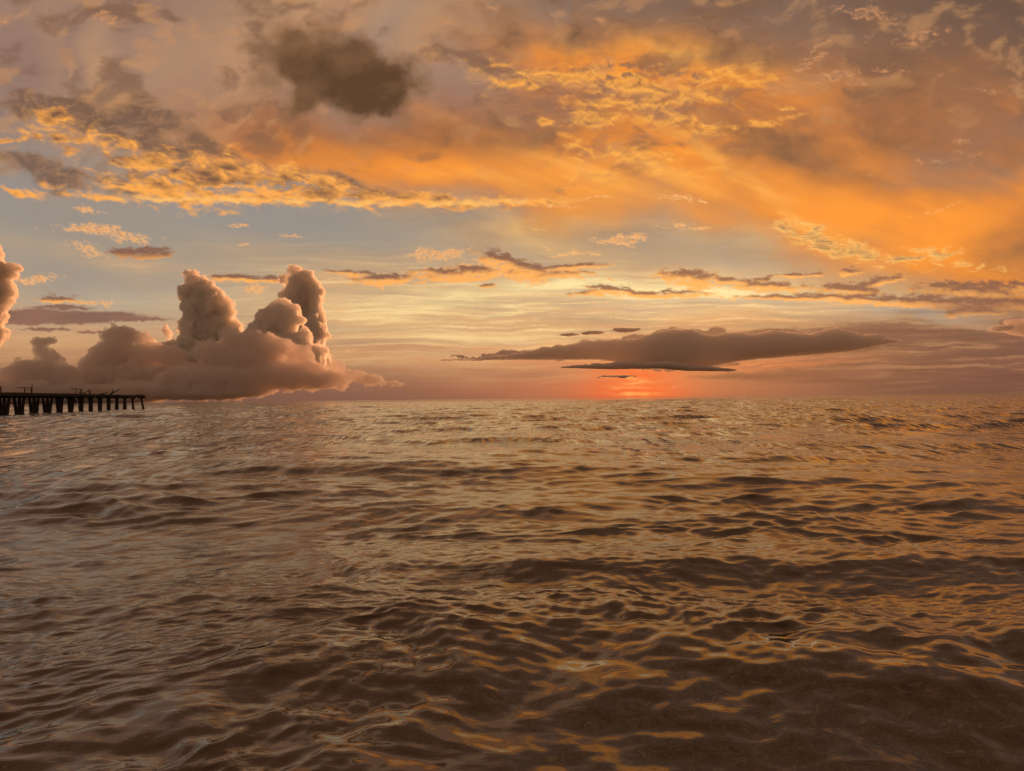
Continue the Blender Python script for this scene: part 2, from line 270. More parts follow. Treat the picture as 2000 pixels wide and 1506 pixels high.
    add(a*sm(1850, 1700, x + 40*w1x)*.96 + a*.35*sm(1500, 1800, x), .45 + .5*fbm_s(x/150, y/16, 5, 76) - .25*sm(660, 700, y), (106, 74, 64), (130, 92, 78))
    a, e = bank([(1560, 664, 170, 14, -3, .9), (1700, 650, 150, 9, 3, .9), (1840, 690, 120, 5, 0, .8), (1620, 700, 90, 5, -3, .8), (1500, 712, 60, 2.5, -6, .8)], thr=.40, s=.12, wx=40, wy=7)
    add(a*.7, .4 + .5*fbm_s(x/120, y/9, 4, 77), (116, 82, 72), (168, 118, 92))
    # low haze bars on the right
    a, e = bank([(1760, 722, 290, 17, -3, 1.25), (1640, 733, 200, 8, -1, 1.1), (1960, 704, 200, 34, -3, 1.3), (1820, 652, 240, 14, 2, .9), (2050, 700, 200, 26, 0, 1), (1500, 735, 160, 8, -1, .8), (1900, 680, 200, 12, 0, .7), (1750, 640, 200, 16, 2, .6), (2050, 740, 300, 20, 0, .9)], s=.2, wx=30)
    add(a*.88, .4+.6*fbm_s(x/160, y/10, 4, 72), (108, 74, 63), (134, 93, 76))
    st = fbm_s(x/230, (y + .02*x + 6*w1y)/11, 6, 99)
    add(sm(.0, .4, st)*blobs(x, y, [(1850, 680, 330, 60, 0, .8), (1650, 640, 260, 22, 0, .6)]), .5+.6*fbm_s(x/200, y/12, 4, 89), (150, 108, 84), (196, 142, 102))
    add(sm(.1, .4, -st)*blobs(x, y, [(1850, 670, 330, 60, 0, .8), (1600, 650, 260, 22, 0, .6)]), .5+.6*fbm_s(x/200, y/12, 4, 88), (104, 74, 66), (126, 90, 78))
    return L

# ------------------------------------------------------------------ material helpers
def mat(name):
    m = bpy.data.materials.new(name); m.use_nodes = True; n = m.node_tree
    for x in list(n.nodes): n.nodes.remove(x)
    return m, n, n.nodes.new('ShaderNodeOutputMaterial')
def lin(c): return tuple(float(v) for v in srgb(c)) + (1.0,)
def obj_from(name, verts, faces_np, material, smooth=True, parent=None):
    """verts (n,3) array, faces_np: (m,k) integer array with k = 3 or 4"""
    me = bpy.data.meshes.new(name)
    verts = np.ascontiguousarray(verts, dtype=np.float32); f = np.ascontiguousarray(faces_np, dtype=np.int32)
    me.vertices.add(len(verts)); me.vertices.foreach_set('co', verts.ravel())
    k = f.shape[1]
    me.loops.add(f.size); me.loops.foreach_set('vertex_index', f.ravel())
    me.polygons.add(len(f)); me.polygons.foreach_set('loop_start', np.arange(0, f.size, k, dtype=np.int32))
    me.update(calc_edges=True)
    me.polygons.foreach_set('use_smooth', np.full(len(f), smooth))
    if material: me.materials.append(material)
    o = bpy.data.objects.new(name, me); COL.objects.link(o)
    if parent: o.parent = parent
    return o
def grid_faces(nr, nc, off=0):
    i = np.arange(nr-1)[:, None]*nc + np.arange(nc-1)[None, :] + off
    return np.stack([i, i+1, i+nc+1, i+nc], -1).reshape(-1, 4)

# ------------------------------------------------------------------ sky dome: fields of cloud cover and light per direction, coloured by nodes
R_SKY = 120000.0
az = np.radians(np.concatenate([np.linspace(-180, -42, 32)[:-1], np.linspace(-42, 42, 960), np.linspace(42, 180, 32)[1:]]))
el = np.radians(np.concatenate([[-3.0, -1.0], np.linspace(-.4, 31, 400), np.linspace(31.4, 60, 40), np.linspace(63, 89.9, 16)]))
A, E = np.meshgrid(az, el)
D = np.stack([np.sin(A)*np.cos(E), np.cos(A)*np.cos(E), np.sin(E)], -1)
def chart(d):
    """direction -> position on the flat chart of the western sky"""
    cz = np.maximum(d @ np.array(view), .10)
    return 1000 + FOCAL*(d @ np.array(cam_right))/cz, 753 - FOCAL*(d @ np.array(cam_up))/cz
cx, cyy = chart(D); cx = cx.astype(np.float32); cyy = cyy.astype(np.float32)
front = sm(.12, .4, D @ np.array(view))
layers = sky_layers(cx, cyy, None, None, 1) + cloud_layers(cx, cyy, None, None, 1)
dome = obj_from('sky', (D*R_SKY).reshape(-1, 3), grid_faces(*A.shape)[:, ::-1], None)
dome.location = (0, 0, 0); dome['kind'] = 'structure'; dome.data.name = 'sky'
skm, n, out = mat('evening_sky')
geo = n.nodes.new('ShaderNodeNewGeometry')
sep = n.nodes.new('ShaderNodeSeparateXYZ'); nrm = n.nodes.new('ShaderNodeVectorMath'); nrm.operation = 'NORMALIZE'
n.links.new(geo.outputs['Position'], nrm.inputs[0]); n.links.new(nrm.outputs[0], sep.inputs[0])
# clear air: colour by height above the horizon
ramp = n.nodes.new('ShaderNodeValToRGB'); cr = ramp.color_ramp; cr.interpolation = 'LINEAR'
while len(cr.elements) > 1: cr.elements.remove(cr.elements[-1])
for i, (h, c) in enumerate(AIR):
    p = math.sin(math.atan(h/FOCAL))
    e = cr.elements[0] if i == 0 else cr.elements.new(p)
    e.position = p; e.color = lin(c)
n.links.new(sep.outputs[2], ramp.inputs[0])
col = ramp.outputs[0]
me = dome.data
for i in range(0, len(layers), 2):
    pair = layers[i:i+2]
    buf = np.zeros((A.size, 4), np.float32)
    for j, (a_, l_, dk, br) in enumerate(pair):
        buf[:, 2*j] = (np.broadcast_to(a_, A.shape)*front).ravel(); buf[:, 2*j+1] = np.broadcast_to(l_, A.shape).ravel()
    at = me.attributes.new('cloud_field_%d' % (i//2), 'FLOAT_COLOR', 'POINT'); at.data.foreach_set('color', buf.ravel())
    an = n.nodes.new('ShaderNodeAttribute'); an.attribute_name = at.name
    sc_ = n.nodes.new('ShaderNodeSeparateColor'); n.links.new(an.outputs['Color'], sc_.inputs[0])
    outs = [sc_.outputs[0], sc_.outputs[1], sc_.outputs[2], an.outputs['Alpha']]
    for j, (a_, l_, dk, br) in enumerate(pair):
        m1 = n.nodes.new('ShaderNodeMix'); m1.data_type = 'RGBA'; m1.inputs[6].default_value = lin(dk); m1.inputs[7].default_value = lin(br)
        n.links.new(outs[2*j+1], m1.inputs[0])
        m2 = n.nodes.new('ShaderNodeMix'); m2.data_type = 'RGBA'
        n.links.new(outs[2*j], m2.inputs[0]); n.links.new(col, m2.inputs[6]); n.links.new(m1.outputs[2], m2.inputs[7])
        col = m2.outputs[2]
em = n.nodes.new('ShaderNodeEmission'); em.inputs[1].default_value = 1.0; n.links.new(col, em.inputs[0])
tr = n.nodes.new('ShaderNodeBsdfTransparent'); tr.inputs[0].default_value = (1, 1, 1, 1)
ad = n.nodes.new('ShaderNodeAddShader'); n.links.new(em.outputs[0], ad.inputs[0]); n.links.new(tr.outputs[0], ad.inputs[1])
n.links.new(ad.outputs[0], out.inputs[0])
skm.cycles.emission_sampling = 'NONE'
me.materials.append(skm)

# ------------------------------------------------------------------ the sea: one sheet to the horizon, waves in geometry
rows = [2.7]
while rows[-1] < 46: rows.append(rows[-1] + max(rows[-1]**2/(1.75*.5*FOCAL*EYE), .009))
while rows[-1] < 30000: rows.append(rows[-1]*(1.0068 if rows[-1] < 600 else 1.03))
rows = np.array(rows)
saz = np.radians(np.concatenate([np.linspace(-78, -38, 34)[:-1], np.linspace(-38, 38, 640), np.linspace(38, 78, 34)[1:]]))
SA, SR = np.meshgrid(saz, rows)
PX = (np.sin(SA)*SR); PY = (np.cos(SA)*SR)
space = np.gradient(rows)[:, None]*np.ones_like(SA)           # spacing of the sheet, metres
rw = np.random.RandomState(21)
Z = np.zeros_like(PX); DX = np.zeros_like(PX); DY = np.zeros_like(PX)
gx_ = PX.astype(np.float32); gy_ = PY.astype(np.float32)
group = .78 + .65*fbm(gx_/9, gy_/7, 3, 81)                    # waves come in groups
wxp = PX + 1.0*fbm(gx_/6, gy_/6, 3, 82); wyp = PY + .9*fbm(gx_/7, gy_/5, 3, 83)
# under the near crest the face of the swell is drawn smooth
line0 = 6.35 - .36*np.maximum(PX-.3, 0) - .10*np.maximum(-PX, 0)
hush = sm(.15, -.5, PY - line0 - .25*fbm(gx_/1.2, gy_/2, 4, 90))*sm(-2.2, .2, PX + .9*fbm(gx_/1.1, gy_/1.1, 4, 91))
def waves(count, l0, l1, slope, spread, heading, chop=.7, use_group=True, quiet=0, where=1.0):
    global Z, DX, DY
    q_ = 1 - quiet*hush
    for k in range(count):
        lam = l0*(l1/l0)**((k + rw.rand())/count)
        th = math.radians(heading + rw.normal()*spread)
        kk = 2*math.pi/lam
        fade = 1 - sm(lam*.18, lam*.42, space)
        if fade.max() <= 0: continue
        ph = rw.rand()*2*math.pi
        amp = slope/kk/math.sqrt(count)*1.414
        arg = kk*(wxp*math.sin(th) + wyp*math.cos(th)) + ph
        w = amp*fade*(group if use_group else 1)*q_*where
        Z += w*np.cos(arg); s_ = chop*w*np.sin(arg)
        DX -= s_*math.sin(th); DY -= s_*math.cos(th)
waves(10, 14, 30, .03, 16, 6, .5, False)
waves(18, 4.0, 12, .040, 24, 2, .9, quiet=.6)
waves(28, 3.2, 9, .085, 30, 0, .9, where=sm(20, 70, SR))
waves(26, 1.4, 3.6, .062, 24, 4, .95, quiet=.85)
waves(38, .40, 1.3, .135, 34, 0, .98, quiet=.7)
waves(40, .14, .45, .125, 42, -6, .95, quiet=.85)
waves(20, .10, .25, .085, 50, -4, .8, quiet=.9)
# nearest swells, almost on the sand: each a long ridge whose near face is steep
def ridge(line, amp, front_w, back_w, seed, xc=0, xw=99):
    global Z
    l2 = line + .30*fbm(gx_/2.0, gx_*0 + seed, 4, seed)
    s_ = PY - l2
    prof = np.where(s_ < 0, np.exp(-np.abs(s_/front_w)**1.7), np.exp(-(s_/back_w)**2))
    Z += amp*prof*np.exp(-((PX-xc)/xw)**4)*(1 + .3*fbm(gx_/1.3, gy_/1.3, 4, seed+1))
ridge(line0 + .05, .42, 2.0, 1.8, 84, 3.2, 6.2)
ridge(10.0 - .14*PX + .10*np.maximum(PX-2, 0), .20, .75, 1.7, 86, 2.0, 5.5)
ridge(8.6 + .30*(PX+2.2), .12, .6, 1.2, 88, -3.0, 2.4)
ridge(15.5 - .10*PX, .06, .8, 1.8, 90, 2.0, 9)
ridge(22 + .05*PX, .05, .8, 1.8, 92, -4, 6)
ridge(26 - .06*PX, .05, .9, 2.0, 94, 8, 8)
sheet = np.stack([PX + DX, PY + DY, Z - SR**2/(2*6371000)], -1)       # the sea curves away with the earth
wm, n, out = mat('sea_water')
wp = n.nodes.new('ShaderNodeBsdfPrincipled'); n.links.new(wp.outputs[0], out.inputs[0])
wp.inputs['Base Color'].default_value = (.034, .016, .006, 1); wp.inputs['IOR'].default_value = 2.35; wp.inputs['Roughness'].default_value = .035
geo = n.nodes.new('ShaderNodeNewGeometry')
def wnoise(sx, sy, scale, detail, rough, rot, dist=0.0, kind='FBM'):
    mp = n.nodes.new('ShaderNodeMapping'); mp.inputs['Scale'].default_value = (sx, sy, 1); mp.inputs['Rotation'].default_value = (0, 0, math.radians(rot))
    n.links.new(geo.outputs['Position'], mp.inputs[0])
    t = n.nodes.new('ShaderNodeTexNoise'); t.noise_dimensions = '3D'; t.noise_type = kind; t.inputs['Scale'].default_value = scale; t.inputs['Detail'].default_value = detail
    t.inputs['Roughness'].default_value = rough; t.inputs['Distortion'].default_value = dist
    n.links.new(mp.outputs[0], t.inputs[0]); return t.outputs['Fac']
def math_(op, a, b):
    m = n.nodes.new('ShaderNodeMath'); m.operation = op
    for i, v in enumerate((a, b)):
        if isinstance(v, (int, float)): m.inputs[i].default_value = v
        else: n.links.new(v, m.inputs[i])
    return m.outputs[0]
fa = n.nodes.new('ShaderNodeAttribute'); fa.attribute_name = 'far'; far = fa.outputs['Fac']
na = n.nodes.new('ShaderNodeAttribute'); na.attribute_name = 'near'; near = na.outputs['Fac']
def gust(src, lo, hi, a, b):
    r = n.nodes.new('ShaderNodeMapRange'); n.links.new(src, r.inputs[0])
    for i, v in enumerate((lo, hi, a, b)): r.inputs[i+1].default_value = v
    return r.outputs[0]
patch = gust(wnoise(1.0, .10, .55, 3, .6, 2), .38, .62, .25, 2.0)      # gusts leave rougher streaks
patch_near = gust(wnoise(.6, 1.0, .9, 3, .6, -8), .36, .62, .35, 1.7)
fine = math_('ADD', math_('MULTIPLY', wnoise(.5, 1, 10, 5, .55, 8, .4), .006),
             math_('MULTIPLY', math_('MULTIPLY', math_('MULTIPLY', wnoise(.30, 1, 5.5, 4, .6, 12, .5, 'RIDGED_MULTIFRACTAL'), patch_near), near), .017))
med = math_('MULTIPLY', math_('MULTIPLY', wnoise(.55, 1, 2.2, 4, .55, -6, .3), patch_near), .022)
big = math_('ADD', math_('MULTIPLY', math_('MULTIPLY', math_('MULTIPLY', wnoise(1.0, .6, 1.5, 3, .55, 3), far), patch), .085),
            math_('MULTIPLY', math_('MULTIPLY', math_('MULTIPLY', wnoise(1.0, .6, .5, 2, .5, -4), far), patch), .22))
hgt = math_('ADD', math_('ADD', fine, med), big)
ha = n.nodes.new('ShaderNodeAttribute'); ha.attribute_name = 'hush'
bp = n.nodes.new('ShaderNodeBump'); n.links.new(math_('SUBTRACT', .85, math_('MULTIPLY', ha.outputs['Fac'], .6)), bp.inputs['Strength']); bp.inputs['Distance'].default_value = 1.0
n.links.new(hgt, bp.inputs['Height']); n.links.new(bp.outputs[0], wp.inputs['Normal'])
sea = obj_from('sea', sheet.reshape(-1, 3), grid_faces(*SA.shape), wm)
sea['kind'] = 'structure'
at = sea.data.attributes.new('far', 'FLOAT', 'POINT'); at.data.foreach_set('value', sm(12, 42, SR).astype(np.float32).ravel())
at = sea.data.attributes.new('near', 'FLOAT', 'POINT'); at.data.foreach_set('value', (1-sm(5.5, 15, SR)).astype(np.float32).ravel())
at = sea.data.attributes.new('hush', 'FLOAT', 'POINT'); at.data.foreach_set('value', hush.astype(np.float32).ravel())

# ------------------------------------------------------------------ standing clouds: solid, lumpy, lit by the sun and the sky
def cloud_material(name, tint, mean_free, aniso):
    """droplets: an even scattering volume, so the rims thin out by themselves"""
    m, n, out = mat(name)
    v = n.nodes.new('ShaderNodeVolumePrincipled'); v.inputs['Color'].default_value = tint
    v.inputs['Density'].default_value = 1.0/mean_free; v.inputs['Anisotropy'].default_value = aniso
    n.links.new(v.outputs[0], out.inputs['Volume'])
    m.cycles.homogeneous_volume = True
    return m

def sky_point(x, y, dist):
    """a point on the line of sight of chart position (x, y), dist metres out to the west"""
    d = view*1.0 + cam_right*((x-1000)/FOCAL) - cam_up*((y-753)/FOCAL)
    return Vector((0, 0, EYE)) + d*(dist/d.y)

def build_cloud(name, label, category, lobes, dist, material, voxel=2.2, puff=1.0, depth=1.0, seed=1, group=None, children=9, stretch=1.0, cell=.045):
    """lobes: (x, y, rx, ry, dz) in chart units; united into one body at its real distance, then billowed"""
    u = dist/FOCAL                                           # metres per chart unit at that distance
    rnd = random.Random(seed)
    base = sky_point(lobes[0][0], lobes[0][1], dist)
    bm = bmesh.new()
    def ball(cx, cy, cz, rx, ry, rz, sub=2):
        bmesh.ops.create_icosphere(bm, subdivisions=sub, radius=1, matrix=Matrix.Translation((cx, cz, -cy)) @ Matrix.Diagonal((rx, rz, ry, 1)))
    x0, y0 = lobes[0][:2]
    for (x, y, rx, ry, dz) in lobes:
        ball(x-x0, y-y0, dz, rx, ry, (rx+ry)/2*depth)
        for k in range(children):
            a = rnd.uniform(0, 2*math.pi); e = rnd.uniform(-.6, .9)
            s = rnd.uniform(.28, .5)*puff
            px = x-x0 + rx*.86*math.cos(a)*math.cos(e); py = y-y0 - ry*.86*math.sin(a)*math.cos(e)
            ball(px, py, dz - math.sin(e)*(rx+ry)/2*depth*.86, rx*s*stretch**.5 if stretch > 1 else min(rx, ry)*s*1.1, min(rx, ry)*s, min(rx, ry)*s)
    me = bpy.data.meshes.new(name); bm.to_mesh(me); bm.free()
    o = bpy.data.objects.new(name, me); COL.objects.link(o)
    rm = o.modifiers.new('unite', 'REMESH'); rm.mode = 'VOXEL'; rm.voxel_size = voxel; rm.use_smooth_shade = True
    dg = bpy.context.evaluated_depsgraph_get(); ev = o.evaluated_get(dg); m2 = bpy.data.meshes.new_from_object(ev)
    o.modifiers.clear(); o.data = m2; bpy.data.meshes.remove(me); m2.name = name
    nv = len(m2.vertices)
    co = np.empty(nv*3, np.float32); m2.vertices.foreach_get('co', co); co = co.reshape(-1, 3)
    no = np.empty(nv*3, np.float32); m2.vertices.foreach_get('normal', no); no = no.reshape(-1, 3)
    off = np.empty(nv, np.float32)
    sd_ = Vector((seed*13.7, seed*3.1, seed*7.9))
    for i in range(nv):
        p = Vector(co[i]); p.x /= stretch
        q = p*cell + sd_
        w = mnoise.noise_vector(q*1.5)*.35
        v1 = mnoise.voronoi(q + w)[0][0]; v2 = mnoise.voronoi(q*2.3 + w)[0][0]; v3 = mnoise.voronoi(q*5.1)[0][0]
        off[i] = (8.5*(.40 - v1) + 7.0*(.40 - v2) + 3.6*(.40 - v3))*puff + 4*puff*mnoise.noise(q*.8)
    co = co + no*(off*[1.0])[:, None]*np.array([1, 1, .9 if stretch == 1 else .45], np.float32)
    m2.vertices.foreach_set('co', (co*u).astype(np.float32).ravel()); m2.update()
    m2.polygons.foreach_set('use_smooth', np.full(len(m2.polygons), True))
    m2.materials.clear(); m2.materials.append(material)
    o.location = base
    o['label'] = label; o['category'] = category
    if group: o['group'] = group
    return o

CLOUD_DIST = 34000.0
mt_tower = cloud_material('cloud_tower', (.9985, .985, .970, 1), 95, .4)
mt_dark = cloud_material('cloud_low', (.975, .937, .918, 1), 210, .05)  # absorbing tint: shade from the other clouds put into the colour
mt_bank = cloud_material('cloud_bank', (.997, .965, .94, 1), 225, .1)
mt_scrap = cloud_material('cloud_scrap', (.985, .95, .93, 1), 60, .1)
build_cloud('towering_cumulus', 'tall narrow orange-rimmed cumulus tower, left one of the pair of towers', 'cloud',
    [(395, 600, 40, 60, 0), (374, 540, 17, 16, 0), (392, 556, 24, 20, -5), (418, 580, 24, 24, 0), (440, 612, 18, 26, 0), (415, 650, 52, 44, 0), (372, 640, 28, 30, 5), (400, 700, 80, 50, 0), (448, 670, 26, 40, 0), (462, 640, 10, 20, 0), (362, 566, 10, 14, 0), (330, 690, 40, 30, 0), (322, 650, 10, 16, 10)],
    CLOUD_DIST, mt_tower, 2.1, 1.0, 1.0, 2, group='cumulus towers over the left of the sea')
build_cloud('towering_cumulus', 'tallest cumulus tower with a bright orange right edge, beside the open sky', 'cloud',
    [(588, 578, 38, 36, 0), (574, 528, 18, 13, 0), (594, 546, 28, 20, -5), (616, 590, 18, 44, 0), (606, 650, 34, 54, 0), (570, 600, 26, 40, 0), (600, 700, 44, 46, 0), (580, 620, 34, 50, 0), (628, 700, 14, 30, 0), (556, 546, 14, 13, 0), (620, 560, 10, 14, 0)],
    CLOUD_DIST+1500, mt_tower, 2.1, .9, 1.0, 5, group='cumulus towers over the left of the sea')
build_cloud('towering_cumulus', 'broad rounded mauve cumulus shoulder leaning against the tallest tower', 'cloud',
    [(545, 625, 44, 38, 0), (556, 596, 20, 15, 0), (520, 655, 46, 36, 0), (490, 690, 60, 40, 0), (560, 690, 60, 46, -8), (598, 664, 16, 26, -14), (462, 668, 24, 20, 0), (440, 700, 50, 34, 0), (600, 705, 40, 36, 0)],
    CLOUD_DIST-3500, mt_tower, 2.2, .8, 1.0, 8, group='cumulus towers over the left of the sea')
build_cloud('towering_cumulus', 'glowing peach cumulus tower cut by the left edge of the picture', 'cloud',
    [(-25, 540, 46, 50, 0), (-12, 496, 20, 26, 0), (14, 532, 24, 18, 0), (2, 570, 30, 30, 0), (-22, 615, 36, 34, 0), (-34, 655, 40, 34, 0), (-60, 560, 50, 90, 0), (36, 526, 12, 8, 0)],
    CLOUD_DIST+2500, mt_tower, 2.3, .9, 1.0, 11, group='cumulus towers over the left of the sea')
build_cloud('cumulus_cloud', 'low dark mushroom-shaped cumulus standing above the broken pier', 'cloud',
    [(85, 666, 28, 11, 0), (80, 684, 17, 18, 0), (98, 700, 22, 20, 0), (70, 725, 60, 24, 0), (120, 738, 44, 28, 0), (20, 735, 40, 20, 0), (-20, 750, 50, 30, 0), (60, 766, 140, 28, 0), (36, 706, 12, 10, 0), (120, 706, 12, 12, 0)],
    CLOUD_DIST-8000, mt_dark, 2.3, .85, .9, 14, group='low dark cumulus clouds')
build_cloud('cumulus_cloud', 'sloping dark mauve cumulus between the mushroom cloud and the towers', 'cloud',
    [(235, 655, 36, 22, 0), (275, 660, 24, 16, 0), (225, 690, 44, 32, 0), (290, 695, 46, 28, 0), (195, 715, 42, 30, 0), (330, 695, 40, 18, 0), (260, 745, 120, 40, 0), (165, 742, 40, 26, 0), (360, 735, 60, 30, 0), (184, 686, 14, 10, 0)],
    CLOUD_DIST-6000, mt_dark, 2.4, .95, .9, 17, group='low dark cumulus clouds')
build_cloud('cumulus_cloud', 'wide low hazy cloud mass at the foot of the two towers', 'cloud',
    [(450, 740, 120, 34, 0), (560, 735, 90, 32, 0), (380, 742, 90, 32, 0), (480, 702, 70, 24, 0), (620, 743, 70, 24, 0), (690, 736, 30, 15, 0), (720, 745, 36, 13, 0), (765, 753, 30, 9, 0), (300, 760, 150, 22, 0), (452, 660, 30, 20, 0), (500, 672, 46, 26, 0), (535, 680, 46, 26, 0), (575, 690, 24, 16, 0), (420, 690, 50, 26, 0), (655, 716, 22, 12, 0), (200, 772, 150, 22, 0), (400, 766, 150, 18, 0), (590, 700, 30, 26, 0)],
    CLOUD_DIST-7000, mt_dark, 2.7, 1.0, .8, 20, group='low dark cumulus clouds')
def ragged(x0, x1, topf, botf, seed, step=9, rmin=4, rmax=10, amp=5, dens=.4):
    """lobes between an upper and a lower outline: a long flat cloud with an uneven head"""
    r = random.Random(seed); L = []; x = x0
    while x < x1:
        t, b = topf(x), botf(x)
        t += 3*min((b-t)/20, 1) + amp*(mnoise.noise((x/42, seed, .3))*1.1 + mnoise.noise((x/15, seed, 5.3))*.7)*min((b-t)/16, 1.2)
        h = max(b-t, 1.5)
        L.append((x, (t+b)/2, step*1.8, h/2, 0))
        if r.random() < dens:
            k = min(rmin*(rmax/rmin)**(r.random()**1.7), h*.6+1)
            L.append((x + r.uniform(-9, 9), t + k*r.uniform(.35, 1.5), k*r.uniform(1.3, 3.4), k, r.uniform(-12, 12)))
        x += step*r.uniform(.7, 1.3)
    L.sort(key=lambda l: -l[3]); return L
itp = lambda pts: (lambda x: float(np.interp(x, [p[0] for p in pts], [p[1] for p in pts])))
build_cloud('stratus_bank', 'long flat-based dark purple cloud bank hiding the setting sun', 'cloud',
    ragged(875, 1750, itp([(870, 696), (950, 693), (1010, 678), (1080, 670), (1180, 659), (1260, 652), (1310, 641), (1345, 641), (1370, 647), (1450, 646), (1560, 648), (1640, 645), (1700, 654), (1760, 668)]),
           itp([(870, 699), (1000, 700), (1180, 703), (1300, 722), (1370, 722), (1450, 708), (1560, 700), (1650, 694), (1760, 671)]), 3, 11, 3, 9, 6, .2),
    25000, mt_bank, 2.4, .4, 2.6, 23, stretch=2.0, children=2, cell=.07, group='flat dark banks in front of the sunset')
build_cloud('stratus_bank', 'small ragged dark cloud shelf under the long bank, right over the red glow', 'cloud',
    ragged(1105, 1430, itp([(1100, 714), (1180, 707), (1230, 704), (1300, 703), (1430, 722)]), itp([(1100, 717), (1200, 722), (1290, 721), (1340, 726), (1430, 728)]), 5, 8, 2, 5, 3),
    24000, mt_scrap, 1.7, .22, 3.0, 26, stretch=1.6, children=3, cell=.09, group='flat dark banks in front of the sunset')
build_cloud('cumulus_cloud', 'small dark lumpy cloud cut by the right edge of the picture', 'cloud',
    ragged(1952, 2060, itp([(1950, 640), (1975, 626), (2060, 612)]), itp([(1950, 642), (1985, 656), (2060, 664)]), 9, 6, 3, 8, 5),
    24000, mt_bank, 1.5, .5, 2.0, 31, stretch=1.3, children=4, cell=.09, group='low dark cumulus clouds')
for (x, y, w, h, lab) in ((1112, 654, 17, 8, 'leftmost of three small dark cloud scraps above the long bank'), (1164, 650, 15, 10, 'middle one of three small dark cloud scraps above the long bank'),
                            (1222, 645, 26, 14, 'rightmost and largest of three small dark cloud scraps above the long bank'), (1206, 735, 34, 7, 'thin dark cloud sliver floating in the red glow by the horizon')):
    build_cloud('cloud_scrap', lab, 'cloud', ragged(x-w, x+w, lambda q: y - h*.6*(1-((q-x)/w)**2)**.5*.9, lambda q: y + h*.4*(1-((q-x)/(w+1))**2), int(x), 4, 1.5, 3.5, 2.5), 24000, mt_scrap, 1.1, .3, 2.0, int(x), stretch=1.4, children=3, cell=.12, group='small dark cloud scraps near the long bank')

# ------------------------------------------------------------------ the ruined pier
def plain(name, c, rough=.85):
    m, n, out = mat(name); p = n.nodes.new('ShaderNodeBsdfPrincipled'); n.links.new(p.outputs[0], out.inputs[0])
    tc = n.nodes.new('ShaderNodeTexCoord'); t = n.nodes.new('ShaderNodeTexNoise'); t.inputs['Scale'].default_value = 2.5; t.inputs['Detail'].default_value = 6
    n.links.new(tc.outputs['Object'], t.inputs[0])
    mx = n.nodes.new('ShaderNodeMix'); mx.data_type = 'RGBA'; mx.inputs[6].default_value = (c[0]*.5, c[1]*.5, c[2]*.5, 1); mx.inputs[7].default_value = (c[0]*1.5, c[1]*1.5, c[2]*1.5, 1)
    n.links.new(t.outputs[0], mx.inputs[0]); n.links.new(mx.outputs[2], p.inputs['Base Color']); p.inputs['Roughness'].default_value = rough
    b = n.nodes.new('ShaderNodeBump'); b.inputs['Distance'].default_value = .05; n.links.new(t.outputs[0], b.inputs['Height']); n.links.new(b.outputs[0], p.inputs['Normal'])
    return m
concrete = plain('weathered_concrete', (.030, .022, .018)); timber = plain('wet_timber', (.035, .022, .014)); rust = plain('rusted_iron', (.10, .035, .012))

PIER0 = Vector((-81.4 - .141*147, 147.0, 0)); pd = Vector((-.141, 1, 0)).normalized(); pc = Vector((pd.y, -pd.x, 0))   # along the pier, across it
def pp(s, c, z): return Vector((0, 0, z)) + pd*s + pc*c                      # local to the pier's base
def bar(bm, a, b, w0, w1=None, d0=None, d1=None, up=None):
    """a tapering square member from a to b"""
    w1 = w0 if w1 is None else w1; d0 = w0 if d0 is None else d0; d1 = (d0*w1/w0) if d1 is None else d1
    ax = (b-a).normalized(); up = up or (Vector((0, 0, 1)) if abs(ax.z) < .9 else pd)
    sx = ax.cross(up).normalized(); sy = sx.cross(ax).normalized()
    vs = []
    for p, w, d in ((a, w0, d0), (b, w1, d1)):
        for i, j in ((-1, -1), (1, -1), (1, 1), (-1, 1)): vs.append(bm.verts.new(p + sx*(i*w/2) + sy*(j*d/2)))
    for f in ((3, 2, 1, 0), (4, 5, 6, 7), (0, 1, 5, 4), (1, 2, 6, 5), (2, 3, 7, 6), (3, 0, 4, 7)): bm.faces.new([vs[i] for i in f])
def pile_bm(bm, a, b, r0, r1, rnd):
    """an uneven round pile, swollen with growth near the water"""
    ring = []
    for k in range(7):
        t = k/6; p = a.lerp(b, t); r = r0 + (r1-r0)*t + rnd.uniform(-.02, .02) + (.05*math.exp(-((p.z-.5)/.7)**2))
        ring.append([bm.verts.new(p + Vector((math.cos(q), math.sin(q), 0))*r*rnd.uniform(.93, 1.07)) for q in [i*2*math.pi/9 for i in range(9)]])
    for k in range(6):
        for i in range(9): bm.faces.new((ring[k][i], ring[k][(i+1) % 9], ring[k+1][(i+1) % 9], ring[k+1][i]))
    bm.faces.new(ring[0][::-1]); bm.faces.new(ring[-1])
def part(name, bm, m, parent, label=None, smooth=False):
    bmesh.ops.recalc_face_normals(bm, faces=bm.faces)
    me = bpy.data.meshes.new(name); bm.to_mesh(me); bm.free(); me.materials.append(m)
    for p in me.polygons: p.use_smooth = smooth
    o = bpy.data.objects.new(name, me); COL.objects.link(o)
    if parent: o.parent = parent
    if label: o['label'] = label
    return o
pier = bpy.data.objects.new('ruined_pier', None); COL.objects.link(pier); pier.location = PIER0
pier['label'] = 'dark broken-off pier on thick piles reaching into the sea at the left'; pier['category'] = 'pier'
rnd = random.Random(4)
SP = 5.72; NB = 14; S0 = 0.0
def s_of(px):                                    # chart x -> distance along the pier
    Y = 116239/(798.6-px); return (Y-147)*math.hypot(1, .141)
bent_x = [8, 37, 66, 92, 116, 138, 158, 177, 195, 212, 228, 243.5, 258.5, 275.5]
S = [s_of(b) for b in bent_x]
S = [S[0]-2*SP, S[0]-SP] + S
NOMOD = .35                                      # deck underside height relative numbers below are metres over the sea
top = 4.35; under = 3.42
